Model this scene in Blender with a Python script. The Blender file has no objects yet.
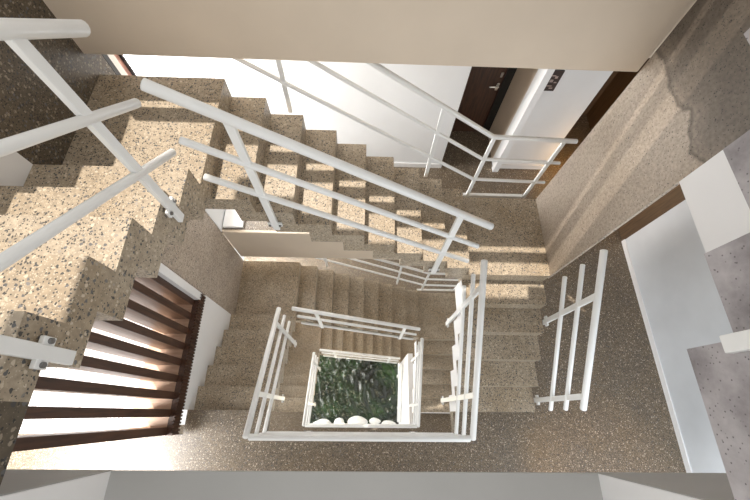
import bpy, bmesh, math, random
from mathutils import Vector, Matrix
random.seed(7)
sc = bpy.context.scene
COL = sc.collection

# ------------------------------------------------------------------ dimensions (metres)
F_PX, PITCH, ROLL, YAW, CAM_Z = 373.85, 23.712, -4.506, -3.650, 1.023
R = .175                                   # riser
XL, X9 = -1.074, 1.053                     # well, left and right
YF, YB = 1.344, 2.279                      # well far edge, outer edge of the far flight
GX, GL, GR = .26591, .26381, .26245        # goings
WL, WR = .914, .895
XO, S = XL - WL, X9 + WR                   # outer edges
Y0 = YF - 5 * GL                           # first nosing
YN = -.234                                 # near edge of the landings
ST = 21 * R                                # storey height
FD = .885                                  # depth of the storey edge beam

# ------------------------------------------------------------------ materials
def new_mat(name):
    m = bpy.data.materials.new(name); m.use_nodes = True
    nt = m.node_tree; b = nt.nodes['Principled BSDF']
    return m, nt, b
def N(nt, t, **kw):
    n = nt.nodes.new(t)
    for k, v in kw.items():
        if k in n.inputs: n.inputs[k].default_value = v
        else: setattr(n, k, v)
    return n
def mixc(nt, fac, a, b, blend='MIX'):
    n = nt.nodes.new('ShaderNodeMix'); n.data_type = 'RGBA'; n.blend_type = blend
    for sock, v in ((n.inputs[0], fac), (n.inputs[6], a), (n.inputs[7], b)):
        if hasattr(v, 'is_linked') or hasattr(v, 'links'): nt.links.new(v, sock)
        else: sock.default_value = v if not isinstance(v, tuple) else (*v, 1)
    return n.outputs[2]
def ramp(nt, src, stops):
    n = nt.nodes.new('ShaderNodeValToRGB'); nt.links.new(src, n.inputs[0])
    e = n.color_ramp.elements
    e[0].position, e[1].position = stops[0][0], stops[-1][0]
    e[0].color = (*stops[0][1],) + (1,) if len(stops[0][1]) == 3 else stops[0][1]
    e[1].color = (*stops[-1][1], 1)
    for p, c in stops[1:-1]:
        x = e.new(p); x.color = (*c, 1)
    return n.outputs[0]
K, W1 = (0, 0, 0), (1, 1, 1)
def terrazzo(name, base, warm, chip_dark, chip_light, scale=1.0, dark_amt=.5, rough=.42, dark_from=None):
    m, nt, b = new_mat(name)
    tc = N(nt, 'ShaderNodeNewGeometry')
    P = tc.outputs['Position']
    def noise(s, d=3.0):
        n = N(nt, 'ShaderNodeTexNoise', Scale=s, Detail=d); nt.links.new(P, n.inputs['Vector']); return n.outputs['Fac']
    def chips(s, size, keep):
        # distort a little so that the chips are irregular
        nz = N(nt, 'ShaderNodeTexNoise', Scale=s * 1.5, Detail=1.0); nt.links.new(P, nz.inputs['Vector'])
        vm = nt.nodes.new('ShaderNodeVectorMath'); vm.operation = 'MULTIPLY_ADD'
        nt.links.new(nz.outputs['Color'], vm.inputs[0]); vm.inputs[1].default_value = (.7 / s,) * 3; nt.links.new(P, vm.inputs[2])
        v = N(nt, 'ShaderNodeTexVoronoi', Scale=s); nt.links.new(vm.outputs[0], v.inputs['Vector'])
        a = ramp(nt, v.outputs['Distance'], [(size * .8, W1), (size, K)])
        sep = nt.nodes.new('ShaderNodeSeparateColor'); nt.links.new(v.outputs['Color'], sep.inputs[0])
        k = ramp(nt, sep.outputs[0], [(keep - .01, W1), (keep, K)])
        mul = nt.nodes.new('ShaderNodeMath'); mul.operation = 'MULTIPLY'
        nt.links.new(a, mul.inputs[0]); nt.links.new(k, mul.inputs[1])
        return mul.outputs[0], sep.outputs[1]
    c = mixc(nt, ramp(nt, noise(1.7 * scale, 5), [(.35, K), (.68, W1)]), base, warm)
    c = mixc(nt, ramp(nt, noise(26 * scale, 4), [(.3, (.62,) * 3), (.7, (1.15,) * 3)]), c, c) if False else mixc(nt, 1.0, c, ramp(nt, noise(30 * scale, 4), [(.3, (.66,) * 3), (.7, (1.0,) * 3)]), 'MULTIPLY')
    f, v = chips(95 * scale, .42, .42); c = mixc(nt, f, c, chip_light)
    f, v = chips(70 * scale, .42, dark_amt * .55); c = mixc(nt, f, c, chip_dark)
    f, v = chips(36 * scale, .40, .34)
    c = mixc(nt, f, c, ramp(nt, v, [(0, tuple(x * .9 for x in chip_dark)), (.45, (.14, .14, .145)), (.6, chip_light), (1, tuple(x * 1.1 for x in chip_light))]))
    f, v = chips(44 * scale, .36, dark_amt * .5); c = mixc(nt, f, c, chip_dark)
    if dark_from is not None:                   # darker above a ragged line
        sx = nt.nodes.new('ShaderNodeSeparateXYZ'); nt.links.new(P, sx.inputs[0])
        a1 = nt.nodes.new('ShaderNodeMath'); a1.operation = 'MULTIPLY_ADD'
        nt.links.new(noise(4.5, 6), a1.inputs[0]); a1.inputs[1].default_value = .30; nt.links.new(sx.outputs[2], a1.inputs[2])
        j = dark_from + .15
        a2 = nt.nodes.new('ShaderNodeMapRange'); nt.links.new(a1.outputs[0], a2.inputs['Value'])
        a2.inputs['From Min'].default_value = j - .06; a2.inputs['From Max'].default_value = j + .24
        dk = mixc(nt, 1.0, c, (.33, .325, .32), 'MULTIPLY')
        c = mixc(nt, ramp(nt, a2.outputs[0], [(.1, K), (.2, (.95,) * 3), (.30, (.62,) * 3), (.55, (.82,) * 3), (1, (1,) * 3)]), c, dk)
    nt.links.new(c, b.inputs['Base Color'])
    b.inputs['Roughness'].default_value = rough
    return m
def plain(name, col, rough=.6, metal=0, var=.06, vs=2.5, bump=0):
    m, nt, b = new_mat(name)
    g = N(nt, 'ShaderNodeNewGeometry')
    n = N(nt, 'ShaderNodeTexNoise', Scale=vs, Detail=4.0); nt.links.new(g.outputs['Position'], n.inputs['Vector'])
    lo = tuple(x * (1 - var) for x in col); hi = tuple(min(1, x * (1 + var)) for x in col)
    nt.links.new(ramp(nt, n.outputs['Fac'], [(.3, lo), (.7, hi)]), b.inputs['Base Color'])
    b.inputs['Roughness'].default_value = rough; b.inputs['Metallic'].default_value = metal
    if bump:
        n2 = N(nt, 'ShaderNodeTexNoise', Scale=160.0, Detail=2.0); nt.links.new(g.outputs['Position'], n2.inputs['Vector'])
        bp = N(nt, 'ShaderNodeBump', Strength=bump, Distance=.004); nt.links.new(n2.outputs['Fac'], bp.inputs['Height'])
        nt.links.new(bp.outputs[0], b.inputs['Normal'])
    return m
def wood(name, c1, c2, rough=.45, axis=(14, 14, 1.2)):
    m, nt, b = new_mat(name)
    g = N(nt, 'ShaderNodeNewGeometry')
    mp = N(nt, 'ShaderNodeMapping'); nt.links.new(g.outputs['Position'], mp.inputs['Vector']); mp.inputs['Scale'].default_value = axis
    n = N(nt, 'ShaderNodeTexNoise', Scale=3.0, Detail=6.0, Distortion=.6); nt.links.new(mp.outputs[0], n.inputs['Vector'])
    nt.links.new(ramp(nt, n.outputs['Fac'], [(.32, c1), (.68, c2)]), b.inputs['Base Color'])
    b.inputs['Roughness'].default_value = rough
    return m

def blotchy(name, stops, scale, pits, stain=None):
    m, nt, b = new_mat(name)
    g = N(nt, 'ShaderNodeNewGeometry')
    n = N(nt, 'ShaderNodeTexNoise', Scale=scale, Detail=8.0, Roughness=.62); nt.links.new(g.outputs['Position'], n.inputs['Vector'])
    c = ramp(nt, n.outputs['Fac'], stops)
    v = N(nt, 'ShaderNodeTexVoronoi', Scale=6.5); nt.links.new(g.outputs['Position'], v.inputs['Vector'])
    c = mixc(nt, ramp(nt, v.outputs['Distance'], [(pits, W1), (pits + .05, K)]), c, (.06, .055, .055))
    v = N(nt, 'ShaderNodeTexVoronoi', Scale=60.0); nt.links.new(g.outputs['Position'], v.inputs['Vector'])
    c = mixc(nt, ramp(nt, v.outputs['Distance'], [(.10, W1), (.2, K)]), c, tuple(x * .75 for x in stops[0][1]))
    nt.links.new(c, b.inputs['Base Color']); b.inputs['Roughness'].default_value = .75
    return m
M = {}
M['terrazzo'] = terrazzo('terrazzo_steps', (.47, .395, .30), (.37, .29, .195), (.05, .047, .042), (.52, .445, .345), 1.35, .6)
M['terrazzo_floor'] = terrazzo('terrazzo_floor', (.15, .118, .085), (.175, .13, .082), (.05, .042, .034), (.46, .39, .31), 1.6, .4, .4)
M['terrazzo_wall'] = terrazzo('terrazzo_wall', (.52, .44, .36), (.43, .355, .28), (.06, .055, .05), (.48, .41, .33), 1.4, .4, .55)
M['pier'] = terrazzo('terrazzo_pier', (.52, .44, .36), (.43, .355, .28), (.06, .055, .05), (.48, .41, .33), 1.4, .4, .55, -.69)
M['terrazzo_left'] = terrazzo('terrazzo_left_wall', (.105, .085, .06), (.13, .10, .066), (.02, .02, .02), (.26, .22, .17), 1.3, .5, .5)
M['concrete'] = blotchy('raw_concrete', [(.30, (.19, .175, .18)), (.5, (.40, .375, .385)), (.70, (.58, .555, .56))], 4.2, .025)
M['terrazzo_sunlit'] = terrazzo('sunlit_terrazzo', (.80, .78, .78), (.74, .72, .73), (.16, .15, .15), (.86, .85, .85), 1.2, .2, .6)  # pale copy of the floor terrazzo, sun glare put into its colour
M['beige'] = plain('beige_paint', (.69, .59, .475), .65, var=.03)
M['grey'] = plain('grey_paint', (.42, .42, .41), .6, var=.04)
M['white'] = plain('white_paint', (.80, .80, .80), .6, var=.02)
M['lobby_white'] = plain('lobby_wall_paint', (.80, .81, .82), .6, var=.02)
M['rail'] = plain('white_enamel', (.82, .83, .82), .28, var=.02, vs=6)
M['bolt'] = plain('steel_bolt', (.25, .25, .25), .35, .9)
M['chrome'] = plain('brushed_chrome', (.75, .75, .74), .22, 1)
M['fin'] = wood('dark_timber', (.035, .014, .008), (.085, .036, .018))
M['finside_lit'] = wood('lit_timber', (.20, .105, .06), (.29, .17, .105))  # lighter copy of the fin timber, daylight on the sides put into the colour
M['plank'] = wood('tan_timber', (.42, .26, .17), (.55, .37, .26), axis=(2, 14, 14))
M['doorwood'] = wood('door_timber', (.040, .018, .010), (.085, .038, .020), .4)
M['brown'] = wood('brown_panelling', (.07, .045, .027), (.12, .075, .042), .45)
M['black'] = plain('black_frame', (.015, .014, .013), .5)
M['panelwall'] = plain('silver_grey_paint', (.62, .65, .68), .38, var=.10, vs=1.3)
M['plate'] = plain('dark_sign_plate', (.045, .03, .028), .4)
M['signink'] = plain('sign_ink', (.42, .33, .30), .5)
M['rock'] = plain('white_stone', (.85, .85, .84), .7, var=.05, vs=5)
M['pane_pink'] = plain('pinkish_reflection', (.62, .36, .31), .6, var=.35, vs=9)  # pink of the reflection in the window pane, held as plain colour
def water_mat():
    m, nt, b = new_mat('green_water')
    g = N(nt, 'ShaderNodeNewGeometry')
    n = N(nt, 'ShaderNodeTexNoise', Scale=1.3, Detail=4.0); nt.links.new(g.outputs['Position'], n.inputs['Vector'])
    nt.links.new(ramp(nt, n.outputs['Fac'], [(.36, (.002, .007, .003)), (.52, (.007, .024, .007)), (.72, (.03, .07, .02))]), b.inputs['Base Color'])
    b.inputs['Roughness'].default_value = .06; b.inputs['IOR'].default_value = 1.5; b.inputs['Specular IOR Level'].default_value = .8
    n2 = N(nt, 'ShaderNodeTexNoise', Scale=9.0, Detail=2.0, Distortion=1.0); nt.links.new(g.outputs['Position'], n2.inputs['Vector'])
    bp = N(nt, 'ShaderNodeBump', Strength=.5, Distance=.06); nt.links.new(n2.outputs['Fac'], bp.inputs['Height'])
    nt.links.new(bp.outputs[0], b.inputs['Normal'])
    return m
M['water'] = water_mat()

# ------------------------------------------------------------------ mesh helpers
def box(bm, x0, x1, y0, y1, z0, z1):
    vs = [bm.verts.new((x, y, z)) for z in (z0, z1) for y in (y0, y1) for x in (x0, x1)]
    for f in ((0, 2, 3, 1), (4, 5, 7, 6), (0, 1, 5, 4), (2, 6, 7, 3), (0, 4, 6, 2), (1, 3, 7, 5)):
        bm.faces.new([vs[i] for i in f])
def prism(bm, poly, axis, a, b):
    """poly in (u, z); axis 'x': u runs along y and the prism spans x a..b; axis 'y': u runs along x and it spans y a..b"""
    def P(u, z, w): return (w, u, z) if axis == 'x' else (u, w, z)
    A = [bm.verts.new(P(u, z, a)) for u, z in poly]; B = [bm.verts.new(P(u, z, b)) for u, z in poly]
    bm.faces.new(A); bm.faces.new(B[::-1])
    n = len(poly)
    for i in range(n):
        bm.faces.new((A[i], B[i], B[(i + 1) % n], A[(i + 1) % n]))
def tube(bm, pts, r, seg=14, dome=True):
    pts = [Vector(p) for p in pts]
    rings = []
    n = len(pts)
    for i, p in enumerate(pts):
        if i == 0: t = (pts[1] - p)
        elif i == n - 1: t = (p - pts[-2])
        else: t = ((p - pts[i - 1]).normalized() + (pts[i + 1] - p).normalized())
        t.normalize()
        up = Vector((0, 0, 1)) if abs(t.z) < .95 else Vector((1, 0, 0))
        s = t.cross(up).normalized(); u = s.cross(t).normalized()
        k = 1.0
        if 0 < i < n - 1:
            c = t.dot((p - pts[i - 1]).normalized()); k = 1 / max(.5, c)
        extra = []
        if dome and i in (0, n - 1):
            sg = -1 if i == 0 else 1
            extra = [(sg * r * .38 * math.sin(a), math.cos(a)) for a in ((1.15, .6) if i == 0 else (.6, 1.15))]
        rs = ([(o, q) for o, q in extra] + [(0, 1)]) if i == 0 else ([(0, 1)] + [(o, q) for o, q in extra])
        for o, q in rs:
            rings.append([bm.verts.new(p + t * o + (s * math.cos(2 * math.pi * j / seg) + u * math.sin(2 * math.pi * j / seg)) * r * q * k) for j in range(seg)])
    for a, b in zip(rings, rings[1:]):
        for j in range(seg):
            bm.faces.new((a[j], a[(j + 1) % seg], b[(j + 1) % seg], b[j]))
    bm.faces.new(rings[0][::-1]); bm.faces.new(rings[-1])
def beam(bm, p, q, w, d, side):
    """rectangular bar from p to q; w across 'side', d across the other way"""
    p, q, side = Vector(p), Vector(q), Vector(side)
    t = (q - p).normalized(); s = (side - t * side.dot(t)).normalized(); u = t.cross(s)
    v = [bm.verts.new(c + s * a * w / 2 + u * b * d / 2) for c in (p, q) for a, b in ((-1, -1), (1, -1), (1, 1), (-1, 1))]
    for f in ((3, 2, 1, 0), (4, 5, 6, 7), (0, 1, 5, 4), (1, 2, 6, 5), (2, 3, 7, 6), (3, 0, 4, 7)):
        bm.faces.new([v[i] for i in f])
def disc(bm, c, axis, r, h, seg=10):
    c, axis = Vector(c), Vector(axis).normalized()
    tube(bm, [c, c + axis * h], r, seg, False)
def obj(name, bm, m, parent=None, bevel=0, smooth=False):
    bmesh.ops.recalc_face_normals(bm, faces=bm.faces)
    me = bpy.data.meshes.new(name); bm.to_mesh(me); bm.free()
    if m is not None: me.materials.append(M[m] if isinstance(m, str) else m)
    o = bpy.data.objects.new(name, me); COL.objects.link(o)
    if parent is not None:
        o.parent = parent; o.matrix_parent_inverse = Matrix.Translation(-parent.location)
    if bevel:
        b = o.modifiers.new('bevel', 'BEVEL'); b.width = bevel; b.segments = 2; b.limit_method = 'ANGLE'
    if smooth:
        for p in me.polygons: p.use_smooth = True
        me.set_sharp_from_angle(angle=math.radians(40))
    return o
def BM(): return bmesh.new()
def tag(o, label, cat, group=None, kind=None):
    o['label'] = label; o['category'] = cat
    if group: o['group'] = group
    if kind: o['kind'] = kind
    return o
def thing(name, label, cat, loc, group=None):
    o = bpy.data.objects.new(name, None); COL.objects.link(o); o.location = loc; o.empty_display_size = .1
    return tag(o, label, cat, group)
def struct(name, bm, m, label, cat, bevel=0):
    return tag(obj(name, bm, m, None, bevel), label, cat, None, 'structure')
def boxes(*bs):
    bm = BM()
    for b in bs: box(bm, *b)
    return bm

# ------------------------------------------------------------------ camera
cd = bpy.data.cameras.new('camera'); cam = bpy.data.objects.new('camera', cd); COL.objects.link(cam)
cd.sensor_width = 36; cd.lens = F_PX / 750 * 36; cd.clip_start = .02
def ray(u, v):
    a, b, c = map(math.radians, (ROLL, YAW, PITCH))
    u, v = math.cos(a) * u + math.sin(a) * v, -math.sin(a) * u + math.cos(a) * v
    y = math.sin(c) + v * math.cos(c); z = -math.cos(c) + v * math.sin(c)
    return Vector((math.cos(b) * u - math.sin(b) * y, math.sin(b) * u + math.cos(b) * y, z))
fw = ray(0, 0); rt = ray(1, 0) - fw; up = ray(0, 1) - fw
cam.matrix_world = Matrix(((rt.x, up.x, -fw.x, 0), (rt.y, up.y, -fw.y, 0), (rt.z, up.z, -fw.z, CAM_Z), (0, 0, 0, 1)))
sc.camera = cam

# ------------------------------------------------------------------ stairs
SH, SD = .082, .315                       # soffit: shift towards the downhill side, depth under the tread
def flight(label, z0, n, going, axis, start, sign, a, b, wall=None, group='terrazzo stair flights'):
    """n treads going down along sign*axis from 'start'; spans a..b across"""
    loc = (start, (a + b) / 2, z0) if axis == 'y' else ((a + b) / 2, start, z0)
    t = thing('stair_flight', label, 'stairs', loc)
    for i in range(1, n + 1):
        u0, u1, zt = (i - 1) * going, i * going, z0 - i * R
        poly = [(u0, zt), (u0 + SH, zt + R - SD), (u0 + SH, zt - SD), (u1 + SH, zt - SD), (u1, zt - R), (u1, zt)]
        if i == 1: poly = [(u0, zt), (u0, zt + R - SD), (u0 + .125, zt + R - SD), (u0 + .125, zt - SD), (u1 + SH, zt - SD), (u1, zt - R), (u1, zt)]
        if i == n: poly[-3:-1] = [(u1, zt - SD)] if i > 1 else poly[-3:-1]
        if i == n: poly = [(u0, zt), (u0 + SH, zt + R - SD), (u0 + SH, zt - SD), (u1, zt - SD), (u1, zt)]
        bm = BM(); prism(bm, [(start + sign * u, z) for u, z in poly], axis, a, b)
        obj('step', bm, 'terrazzo', t)
    return t
def stringer_side(t, z0, n, going, start, x0, x1):
    bm = BM(); up_, lo = [], []
    for i in range(1, n + 1):
        u0, u1, zt = (i - 1) * going, i * going, z0 - i * R
        up_ += [(u0, zt), (u1, zt)]
        lo += [(u0 + (SH if i > 1 else 0), zt - SD), (min(u1 + SH, n * going), zt - SD)]
    prism(bm, [(start - u, z) for u, z in up_ + lo[::-1]], 'x', x0, x1)
    o = obj('stringer_plate', bm, 'white', t); o['label'] = 'white painted stepped side plate'
    return o
LV = ['upper', 'middle', 'lowest']
for k in range(3):
    z = -k * ST
    flight(['nearest flight on the left, pale speckled terrazzo treads behind the white rail',
            'middle left flight of greenish terrazzo treads beside the white stepped wall base',
            'deepest left flight of brownish treads seen between the white rail and the water'][k],
           z, 5, GL, 'x', Y0, 1, XO, XL)
    flight(['long upper cross flight of speckled terrazzo steps before the white lobby wall',
            'middle cross flight of dark terrazzo steps descending right, below the beige edge beam',
            'deepest cross flight of tan steps just above the white frame of the water'][k],
           z - 6 * R, 8, GX, 'y', XL, 1, YF, YB)
    c = None if k == 2 else flight(['right flight of sunlit-topped terrazzo steps descending toward the viewer from the pier landing',
                'middle right flight of brown steps left of the white stepped stringer',
                'deepest right flight beside the water, mostly behind the rails'][k],
               z - 15 * R, 5, GR, 'x', YF, -1, X9, S)
    if c: stringer_side(c, z - 15 * R, 5, GR, YF, X9 - .004, X9 - .0005)
    for nm, x0, x1, zz, lb in (('stair_landing', XO, XL, z - 6 * R, ['quarter landing at upper left with a sunlit band across it',
                                             'shaded brown quarter landing under the left end of the beige beam',
                                             'deepest left quarter landing in tan terrazzo above the water'][k]),
                               ('stair_landing', X9, S, z - 15 * R, ['quarter landing beside the terrazzo pier with light bands along its front edge',
                                             'brown quarter landing behind the white right-hand rail, one storey down',
                                             'deepest right quarter landing beside the water'][k])):
        tag(obj(nm, boxes((x0, x1, YF, YB, zz - SD, zz)), 'terrazzo'), lb, 'landing')

# upper right flight, coming down to the viewer's level beside the camera
cu = thing('stair_flight', 'grey concrete stepped stair flight rising at the right edge of the picture', 'stairs', (X9 + WR / 2, YF, 6 * R))
for i in range(1, 6):
    y1 = YF - (i - 1) * GR; y0 = YF - i * GR; zt = (6 - i) * R
    poly = [(y1, zt), (y1, zt - .19 - R + .002), (y0 + .17, zt - .19 - R + .002), (y0 + .17, zt - .19 - R), (y0, zt - R), (y0, zt)]
    poly = [(y0, zt), (y1, zt), (y1 + (.17 if i > 1 else 0), zt - .19), (y0 + .17, zt - .19), (y0 + .17, zt - .19 - R), (y0, zt - R)]
    bm = BM(); prism(bm, poly, 'x', X9, S); obj('step', bm, 'concrete', cu)
ybot = YF - 5 * GR
bm = BM(); prism(bm, [(ybot, 0), (ybot + .17, -.19), (YN, -.19), (YN, 0)], 'x', X9, S)
tag(obj('stair_landing', bm, 'concrete'), 'grey concrete foot of the right edge stair, lowest at the picture corner', 'landing')
obj('head_landing', boxes((X9, S, YF, 2.11, 6 * R - SD, 6 * R)), 'concrete', cu)  # unseen landing, added and cut short to shade the flight below
# head of the near left flight
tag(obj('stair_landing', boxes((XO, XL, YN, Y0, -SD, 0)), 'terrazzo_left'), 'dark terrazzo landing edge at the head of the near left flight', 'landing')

# ------------------------------------------------------------------ railings
def post(t, foot, top, out, bz=.075, w=.05, d=.026):
    """flat bar post; out = unit vector from the stair side towards the well"""
    foot, top, out = Vector(foot), Vector(top), Vector(out)
    side = out.cross(Vector((0, 0, 1)))
    bm = BM(); beam(bm, foot, top, w, d, side)
    p = obj('post', bm, 'rail', t, .003)
    bm = BM()
    c = foot + Vector((0, 0, bz)) - out * .0
    beam(bm, c - Vector((0, 0, .026)), c + Vector((0, 0, .026)), .105, .018, side)
    br = obj('bracket', bm, 'rail', p, .003)
    for sg in (-1, 1):
        bm = BM(); disc(bm, c + side * sg * .039 + out * .009, out, .010, .010)
        obj('bolt', bm, 'bolt', br)
    return p
OFF = .02
def railing(label, lines, posts, out, group, hr=.029, lr=.0215, bz=.075):
    """lines: top handrail first, each a list of points; posts: (foot, top)"""
    t = thing('stair_railing', label, 'railing', Vector(posts[0][0]))
    for i, L in enumerate(lines):
        bm = BM(); tube(bm, L, hr if i == 0 else lr)
        obj('handrail' if i == 0 else 'rail', bm, 'rail', t, smooth=True)
    for f, p in posts: post(t, f, p, out, bz)
    return t
for k in range(3):
    z = -k * ST; g = 'white pipe railings round the stair well'
    xl = XL + OFF; yf = YF - OFF; xr = X9 - OFF
    if k == 0:
        lines = [[(xl, -.15, zz + 1.435 * .71), (xl, 1.285, zz)] for zz in (.060, -.300, -.650)]
    else:
        lines = [[(xl, YN + .03, z + za), (xl, 1.18, z + zc)] for za, zc in ((.87, .145), (.505, -.222), (.175, -.58))]
    def zat(L, y):
        (a, b) = L; f = (y - a[1]) / (b[1] - a[1]); return a[2] + f * (b[2] - a[2])
    ps = [((xl, .175, z - .405 if k == 0 else z - .73), (xl, .175, zat(lines[0], .175))),
          ((xl, 1.012 if k == 0 else .985, z - .895 if k == 0 else z - 1.29), (xl, 1.012 if k == 0 else .985, zat(lines[0], 1.0)))]
    railing(['thick near white railing crossing the upper left corner, its post bolted to the stepped side',
             'white three-bar railing left of the well one storey down, leaning left in view',
             'thin white railing along the left edge of the water'][k], lines, ps, (1, 0, 0), g, bz=.13 if k == 0 else .075)
    hB = lambda x, o=0: z - .232 - (x + .988) * .653 - o
    lines = [[(x, yf, hB(x, o)) for x in (-.995, .96)] for o in (0, .368, .703)]
    if k: lines = [[(x, yf, zz) for x, zz in ((-.99, z - .39 - .44 * i), (.945, z - 1.64 - .46 * i))] for i in range(3)]
    ps = [((xx, yf, zz), (xx, yf, lines[0][0][2] + (xx + 1) * (lines[0][1][2] - lines[0][0][2]) / 1.96)) for xx, zz in ((-.695, z - 1.62), (.69, z - 2.54))]
    railing(['long white railing slanting down across the upper flight, from centre left to the pier landing',
             'white three-bar railing along the far side of the inner well, one storey down',
             'white railing forming the far edge of the frame round the water'][k], lines, ps, (0, -1, 0), g)
    lines = [[(xr, 1.225, z - 1.955 - .35 * i), (xr, YN + .03, z - ST + (.845, .495, .17)[i])] for i in range(3)]
    ps = [((xr, yy, zz), (xr, yy, zat(lines[0], yy))) for yy, zz in ((.165, max(z - 4.2, -3 * ST + .17)), (1.035, max(z - 3.6, -3 * ST + .17)))]
    railing(['white railing between the well and the right flight, three bars nearly upright in view',
             'white railing along the right side of the inner well, one storey down',
             'thin white railing along the right edge of the water'][k], lines, ps, (-1, 0, 0), g)
    zz = z - ST
    lines = [[(xl + .032, YN + .03, zz + (.86, .50, .17)[i]), (xr - .032, YN + .03, zz + (.85, .495, .17)[i])] for i in range(3)]
    ps = [((xx, YN + .03, zz - .22), (xx, YN + .03, zz + .845)) for xx in (-.62, .6)]
    if k < 2:
        railing(['level white railing along the near edge of the well, one storey down',
             'level white railing at the near side of the water, two storeys down'][k], lines, ps, (0, 1, 0), g)
# railing at the right of the right flight
xs = S + .02
lines = [[(xs, 1.25, -1.745 - .325 * i), (xs, .055, -2.535 - .315 * i)] for i in range(3)]
railing('free-standing looking white railing right of the right flight, over the dark floor', lines,
        [((xs, .157, -3.52), (xs, .157, -2.46)), ((xs, .933, -3.0), (xs, .933, -1.95))], (1, 0, 0), 'white pipe railings round the stair well')
xc = X9 - .015
railing('white railing of the right edge stair, only its post foot showing at the picture edge', [[(xc, .10, zz), (xc, 1.25, zz + .76)] for zz in (1.10, .75, .42)],
        [((xc, .19, -.035), (xc, .19, 1.15)), ((xc, 1.0, .5), (xc, 1.0, 1.68))], (-1, 0, 0), 'white pipe railings round the stair well', bz=.15)
# guards on the far side of the cross flights
for k in range(2):
    z = -k * ST
    t = thing('guard_railing', ['cream guard rail behind the upper flight, turning level in front of the dark door',
                                'pale guard rail behind the middle cross flight, turning level near the white stringer'][k], 'railing', (1.14, YB + .085, z - 15 * R))
    yb = YB + .085
    for i in range(3):
        zc = z - (1.70, 2.03, 2.38)[i]
        bm = BM(); tube(bm, [(-1.0, yb, zc + 2.165 * (.66, .684, .674)[i]), (1.165, yb, zc), (1.965, yb, zc - .03)], .023 if i == 0 else .0175)
        obj('handrail' if i == 0 else 'rail', bm, 'rail', t, smooth=True)
    for x, zb, zt in ((-.665, z - 1.46, z - .5), (.637, z - 2.35, z - 1.36), (1.18, z - 2.75, z - 1.7), (1.854, z - 2.73, z - 1.71)):
        bm = BM(); beam(bm, (x, yb, zb), (x, yb, zt), .036, .022, (1, 0, 0)); obj('post', bm, 'rail', t, .002)
    bm = BM(); box(bm, 1.08, 1.83, yb - .018, yb + .018, z - 2.73, z - 2.685); obj('bottom_bar', bm, 'rail', t, .003)

# ------------------------------------------------------------------ walls, floors, beams
XR = 3.64                                  # right wall
for k in range(4):
    z = -k * ST
    # lobby slab with its beige edge beam towards the far flight
    struct('floor', boxes((-2.9, XR, YB + .045, 4.9, z - .12, z)), 'terrazzo_floor',
           ['upper lobby floor above the beige beam', 'dark speckled lobby floor in front of the brown door', 'lobby floor two storeys down', 'lobby floor three storeys down'][k], 'floor')
    struct('trim_%d' % (k + 1), boxes((XO if k else XO - .05, S, YB + .004, YB + .05, z - FD, z)), 'beige',
           ['large plain beige edge beam across the top of the picture', 'beige edge beam below the upper cross flight', 'lower beige edge beam', 'lowest beige edge beam'][k], 'beam', .012)
    struct('ceiling', boxes((-2.9, XR, YB + .16, 4.9, z - FD, z - .12)), 'beige', 'plain beige lobby ceiling %s' % ['under the top slab', 'one storey down', 'two storeys down', 'three storeys down'][k], 'ceiling')
for k in range(1, 3):
    z = -k * ST
    struct('floor', boxes((-4.6, XO - .13, -1.9, YN, z - .14, z)), 'terrazzo_floor', ['pale terrazzo floor at the bright left end of the landing, one storey down', 'pale floor at the left end of the landing two storeys down'][k - 1], 'floor')
    struct('floor', boxes((XO - .13, X9, -1.9, YN + .0, z - .14, z), (XO - .0, XL, YN, Y0, z - .14, z), (X9, XR, -1.9, Y0, z - .14, z), (S, XR, Y0, YB + .045, z - .14, z)), 'terrazzo_floor',
           ['speckled landing floor one storey down, running across the bottom of the picture and up its right side', 'landing floor two storeys down at the near side of the well'][k - 1], 'floor')
    struct('trim_%d' % (k + 5), boxes((XO, S, YN - .15, YN - .002, z - FD, z - .14)), 'white',
           ['near edge beam of the landing one storey down', 'near edge beam of the landing two storeys down'][k - 1], 'beam')
# opening at the viewer's level: sunk grey ledge between two cheeks
struct('trim_9', boxes((XL, X9, -1.9, YN, -FD, -FD + .02)), 'grey', 'flat grey ledge along the bottom edge of the picture', 'ledge')
struct('wall_near_left', boxes((-2.3, XL, -1.9, YN - .002, -FD, 0)), 'white', 'painted cheek wall at the bottom left corner', 'wall')
struct('wall_near_right', boxes((X9, XR, -1.9, YN - .002, -FD, 0)), 'white', 'painted cheek wall at the bottom right corner', 'wall')
struct('trim_31', boxes((-2.3, XL - .004, YN - .0015, YN + .0015, -FD, 0)), 'grey', 'thin grey front on the bottom left cheek wall, its shade put into the colour', 'facing')  # grey skin carries the shade on the front of the white cheek
struct('trim_32', boxes((X9 + .004, S + 1.2, YN - .0015, YN + .0015, -FD, 0)), 'grey', 'thin grey front on the bottom right cheek wall, its shade put into the colour', 'facing')  # same painted shade on the right cheek
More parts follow.
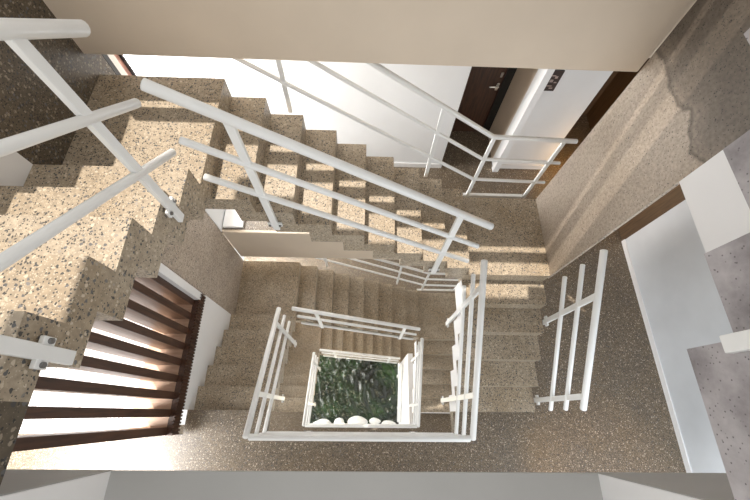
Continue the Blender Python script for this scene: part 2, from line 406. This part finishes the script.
# slab on the right of the stair, with white edge
struct('trim_10', boxes((S + .002, S + .12, .86, YF, -FD, 0)), 'white', 'white edge of the floor slab beside the grey stair at the right', 'beam')
struct('ceiling', boxes((S + .12, XR, YN, 1.9, -FD, -.6)), 'white', 'ceiling over the right side passage', 'ceiling')
struct('trim_11', boxes((S + .002, S + .12, YN, .855, -FD, -.2)), 'concrete', 'concrete edge of the floor slab beside the grey stair at the right', 'beam')
struct('ceiling', boxes((-1.74, XR, -1.9, 2.50, 2.9, 3.1)), 'white', 'unseen roof slab over the well, added to hold back the sun', 'ceiling')  # unseen slab put in to keep sun off the well and lower floors
struct('trim_30', boxes((XO, S, YB + .01, YB + .05, .43, .80)), 'beige', 'unseen panel over the upper lobby edge, added to cut the sun into bands', 'light blocker')  # unseen bar, height set to throw the dark band on the landings
struct('sun_block_right', boxes((S + .06, XR, YB + .01, YB + .06, 0, 2.9)), 'beige', 'unseen wall right of the sun panel, added to stop stray sun', 'wall')  # unseen screen added against a stray sun patch on the right floor
# terrazzo pier
struct('wall_pier', boxes((S + .002, S + .025, YF, YB - .0, -2.69, 2.4)), 'pier', 'tall terrazzo pier wall beside the right quarter landing, crossed by a light streak', 'wall')
# left terrazzo wall, stepped white base walls
for k in range(3):
    z = -k * ST
    zt = .6 if k == 0 else z + ST - 6 * R - SD
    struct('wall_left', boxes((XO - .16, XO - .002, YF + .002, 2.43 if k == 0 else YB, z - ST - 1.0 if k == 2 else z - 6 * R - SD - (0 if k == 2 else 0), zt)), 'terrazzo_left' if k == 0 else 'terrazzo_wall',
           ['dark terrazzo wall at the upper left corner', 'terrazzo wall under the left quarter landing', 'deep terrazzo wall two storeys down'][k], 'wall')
    struct('baseboard_left', boxes((XO - .12, XO - .002, Y0 - .0, YF, z - FD - .03, z + .115)), 'white',
           ['short white wall base at the left edge of the picture', 'white stepped wall base between the timber sill and the greenish steps', 'deep white wall base'][k], 'baseboard')
    struct('trim_%d' % (12 + k), boxes((XO - .05, XO + .012, YF - .11, YF - .02, z - FD - .03 - 2.50, z - FD - .04)), 'white',
           ['white jamb at the far end of the timber fins', 'deeper white jamb', 'deepest white jamb'][k], 'jamb')

# timber fin screens on the left
for k in range(2):
    z = -(k + 1) * ST
    if k > 0: continue
    t = thing('fin_screen', 'screen of upright dark timber fins on a ribbed sill at lower left', 'screen', (XO - .1, .5, z))
    for j in range(9):
        y = -.185 + j * .174
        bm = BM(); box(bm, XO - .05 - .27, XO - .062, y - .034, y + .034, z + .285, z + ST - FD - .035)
        fn = obj('fin', bm, 'finside_lit', t, .002)
        obj('facing', boxes((XO - .062, XO - .05, y - .037, y + .037, z + .285, z + ST - FD - .035)), 'fin', fn)['label'] = 'front strip of the fin, its shade put into the dark colour'
    bm = BM(); box(bm, XO - .06, XO - .004, -.225, YF - .035, z + .125, z + .285)
    for j in range(44):
        y = -.222 + j * .0352
        box(bm, XO - .004, XO + .012, y, y + .021, z + .127, z + .292)
    obj('sill', bm, 'fin', t)
    bm = BM(); box(bm, XO - .46, XO - .06, -.225, YF - .035, z + .24, z + .283)
    o = obj('ledge_board', bm, 'plank', t, .003); o['label'] = 'tan timber ledge behind the fins'
    struct('floor', boxes((-4.6, XO - .13, YN + .002, 2.2, z - .14, z)), 'terrazzo_sunlit', 'bright sunlit terrazzo floor outside the timber fins', 'floor')

# ------------------------------------------------------------------ lobby one storey down (and the wall behind all lobbies)
zb, zt = -3 * ST, 0
struct('wall_back', boxes((-2.9, 1.117, 3.47, 3.6, zb, -FD)), 'lobby_white', 'white lobby wall left of the dark door', 'wall')
z1 = -ST
struct('wall_back_right', boxes((1.93, 2.70, 3.49, 3.62, z1 - 3, -FD), (2.60, 2.70, 3.62, 4.7, z1, -FD)), 'lobby_white', 'white lobby wall right of the door, carrying the small dark sign', 'wall')
struct('wall_recess', boxes((1.05, 1.117, 3.6, 4.2, z1, -FD), (1.93, 2.0, 3.62, 4.2, z1, -FD), (1.0, 2.1, 4.225, 4.3, z1, -FD)), 'beige', 'beige side walls of the door recess', 'wall')
struct('trim_20', boxes((1.915, 2.0, 3.40, 3.488, z1, -FD)), 'white', 'white corner strip right of the door recess', 'trim', .004)
struct('baseboard_back', boxes((-2.0, 1.13, 3.45, 3.468, z1, z1 + .09)), 'white', 'white baseboard under the lobby wall', 'baseboard')
struct('baseboard_back_right', boxes((2.0, 2.71, 3.47, 3.488, z1, z1 + .09)), 'white', 'white baseboard right of the door recess', 'baseboard')
d = struct('door_1', boxes((1.117, 1.16, 4.14, 4.22, z1, -FD), (1.82, 1.93, 4.14, 4.22, z1, -FD)), 'black', 'dark brown timber door with a chrome lever behind the guard rail', 'door')
dl = obj('door_leaf', boxes((1.16, 1.82, 4.17, 4.21, z1 + .01, -FD)), 'doorwood', d)
bm = BM(); tube(bm, [(1.775, 4.165, z1 + .95), (1.775, 4.12, z1 + .95), (1.65, 4.115, z1 + .95)], .011); box(bm, 1.755, 1.795, 4.155, 4.17, z1 + .86, z1 + .99)
obj('door_handle', bm, 'chrome', dl)
obj('lock_plate', boxes((1.758, 1.792, 4.155, 4.17, z1 + 1.08, z1 + 1.16)), 'chrome', dl)
sg = thing('wall_sign', 'small dark rectangular sign with worn pale symbols on the white lobby wall', 'sign', (2.08, 3.49, -2.03))
obj('plate', boxes((2.02, 2.155, 3.468, 3.488, -2.165, -1.885)), 'plate', sg, .003)
for cx, cz, w, h in ((2.06, -1.95, .05, .012), (2.10, -1.97, .03, .03), (2.065, -2.02, .035, .035), (2.115, -2.04, .03, .014), (2.07, -2.09, .06, .012), (2.10, -2.12, .04, .014)):
    obj('symbol', boxes((cx - w / 2, cx + w / 2, 3.464, 3.468, cz - h / 2, cz + h / 2)), 'signink', sg)
struct('wall_back_dark', boxes((2.70, XR + .3, 4.6, 4.7, z1, -FD)), 'brown', 'brown timber panelling deep in the passage behind the pier', 'wall')
struct('wall_right', boxes((XR, XR + .1, -1.9, 2.27, z1, -FD)), 'panelwall', 'silver grey right wall above the dark floor', 'wall')
struct('wall_right_dark', boxes((XR, XR + .1, 2.27, 4.6, z1, -FD)), 'brown', 'brown timber panelling beyond the grey right wall', 'wall')
struct('baseboard_right', boxes((XR - .015, XR - .001, -1.9, 2.27, z1, z1 + .07)), 'white', 'pale baseboard under the grey right wall', 'baseboard')
# lobby window on the left
zs = -1.40
struct('wall_under_window', boxes((XO - .10, XO - .002, YB + .01, 2.43, z1, zs + .03), (XO - .10, XO - .002, 2.43, 3.47, z1, z1 + .45)), 'lobby_white', 'white wall under the lobby window', 'wall')
w = struct('window_1', boxes((XO - .10, XO - .0, 2.432, 2.478, zs, -FD), (XO - .08, XO - .02, 2.645, 2.665, zs, -FD)), 'black', 'tall window with a dark frame at the upper left, beyond the landing', 'window')
obj('window_frame', boxes((XO - .09, XO - .01, 2.478, 2.556, zs, -FD)), 'white', w)
obj('pane_reflection', boxes((XO - .05, XO - .045, 2.556, 2.645, -2.2, -.95)), 'pane_pink', w)['label'] = 'pinkish reflection in the pane, put in as colour'
tag(obj('lit_floor_patch', boxes((-1.975, -1.70, 2.345, 2.62, z1, z1 + .05)), 'white', None, .006), 'low white slab under the upper flight, beside the beige beam end, standing in for lit floor', 'box')  # white slab in place of the window light falling on the floor
# lower part of the right wall of the shaft and end walls of the lower lobbies
struct('wall_lower_right', boxes((S + .002, S + .1, YF, YB, -3 * ST, -2 * ST + 6 * R - .2)), 'terrazzo_wall', 'lower terrazzo wall beside the deep right landings', 'wall')

struct('wall_pool_right', boxes((X9 + .02, X9 + .14, YN, YF, -3 * ST, -2 * ST - FD)), 'white', 'plain white wall on the right of the water', 'wall')
# ------------------------------------------------------------------ pool
zw = -3 * ST + .1
bm = BM(); n = 150
def wave(x, y):
    d1 = math.hypot(x - .55, y - .55); d2 = math.hypot(x + .9, y + .5)
    w = .6 + .4 * math.sin(2.1 * x + 1.3 * y)
    return .018 * w * math.sin(21 * d1 + 2.2 * math.sin(3.1 * y + 2 * x)) + .012 * math.sin(17 * d2 + 1.5 * math.sin(4 * x)) + .008 * math.sin(31 * x + 13 * y + 2 * math.sin(5 * y))
vs = [[bm.verts.new((-1.9 + 2.968 * i / n, -1.0 + 3.4 * j / n, zw + wave(-1.9 + 2.968 * i / n, -1.0 + 3.4 * j / n))) for i in range(n + 1)] for j in range(n + 1)]
for j in range(n):
    for i in range(n): bm.faces.new((vs[j][i], vs[j][i + 1], vs[j + 1][i + 1], vs[j + 1][i]))
tag(obj('pool_water', bm, 'water', smooth=True), 'dark green rippling water at the bottom of the stair well', 'water', None, 'stuff')
for i, (x, y, s) in enumerate(((-1.15, -.30, .21), (-.66, -.24, .14), (-.12, -.28, .26), (.38, -.2, .13), (.78, -.32, .19))):
    bm = BM(); bmesh.ops.create_icosphere(bm, subdivisions=3, radius=1)
    for v in bm.verts:
        nrm = v.co.copy(); q = 1 + .10 * math.sin(3 * nrm.x + i) + .08 * math.cos(4 * nrm.y + 2 * i)
        v.co = Vector((nrm.x * s * 1.25 * q, nrm.y * s * .8 * q, nrm.z * s * .55 * q)) + Vector((x, y, zw + .05))
    tag(obj('boulder', bm, 'rock', smooth=True), ['white stone at the left corner of the water', 'small white stone second from the left at the water edge',
        'largest white stone at the middle of the near water edge', 'small white stone right of the largest one', 'white stone at the right corner of the water'][i], 'stone', 'white stones along the near edge of the pool')

# ------------------------------------------------------------------ light
w = bpy.data.worlds.new('world'); sc.world = w; w.use_nodes = True
bg = w.node_tree.nodes['Background']; bg.inputs[0].default_value = (1, .985, .96, 1); bg.inputs[1].default_value = .95
sd = bpy.data.lights.new('sun', 'SUN'); sd.energy = 4.2; sd.angle = math.radians(.6); sd.color = (1, .90, .78)
so = bpy.data.objects.new('sun', sd); COL.objects.link(so)
so.rotation_euler = Vector((.20, -.236, -1)).to_track_quat('-Z', 'Y').to_euler()
def area(name, loc, direction, sx, sy, power, col=(1, 1, 1), spread=180):
    l = bpy.data.lights.new(name, 'AREA'); l.shape = 'RECTANGLE'; l.size, l.size_y = sx, sy; l.energy = power; l.color = col; l.spread = math.radians(spread)
    o = bpy.data.objects.new(name, l); COL.objects.link(o); o.location = loc
    o.rotation_euler = Vector(direction).to_track_quat('-Z', 'Y').to_euler()
for k in range(3):
    area('lobby_window_light', (-2.8, 2.9, -k * ST - 2.2), (1, .05, -.1), 1.0, 2.2, [190, 150, 150][k], (1, .99, .97))
area('passage_window_light', (2.8, -1.8, -2.2), (.25, 1, -.15), 1.4, 1.6, 40, (.86, .93, 1))

for k in (1, 2):
    area('left_daylight_fill', (-3.6, .6, -k * ST - 2.2), (1, 0, -.1), 2.4, 2.0, [60, 110][k - 1], (1, .97, .9))  # added fill from the left, brightens the two deeper storeys
area('left_daylight_fill', (-3.5, -.75, -1.7), (.25, .05, -1), 1.0, 1.0, 62, (1, .98, .95), 95)  # added fill over the left end of the landing floor
def lamp(name, loc, power, col, r):
    l = bpy.data.lights.new(name, 'POINT'); l.energy = power; l.color = col; l.shadow_soft_size = r
    o = bpy.data.objects.new(name, l); COL.objects.link(o); o.location = loc
lamp('pool_fill', (-.55, .25, -8.6), 20, (1, .86, .60), .16)  # added bare light for glints on the water and brighter deep steps
lamp('passage_lamp', (3.1, 3.3, -3.25), 10, (1, .55, .16), .06)
sl = bpy.data.lights.new('landing_warm_spot', 'SPOT'); sl.energy = 50; sl.color = (1, .55, .16); sl.spot_size = math.radians(40); sl.spot_blend = .7; sl.shadow_soft_size = .02  # added warm spot, makes the orange glow on the right floor
so2 = bpy.data.objects.new('landing_warm_spot', sl); COL.objects.link(so2); so2.location = (2.62, -.62, -.95)
vs_ = sc.view_settings
vs_.view_transform = 'Standard'; vs_.look = 'None'; vs_.gamma = 1; vs_.exposure = .25; vs_.use_curve_mapping = False
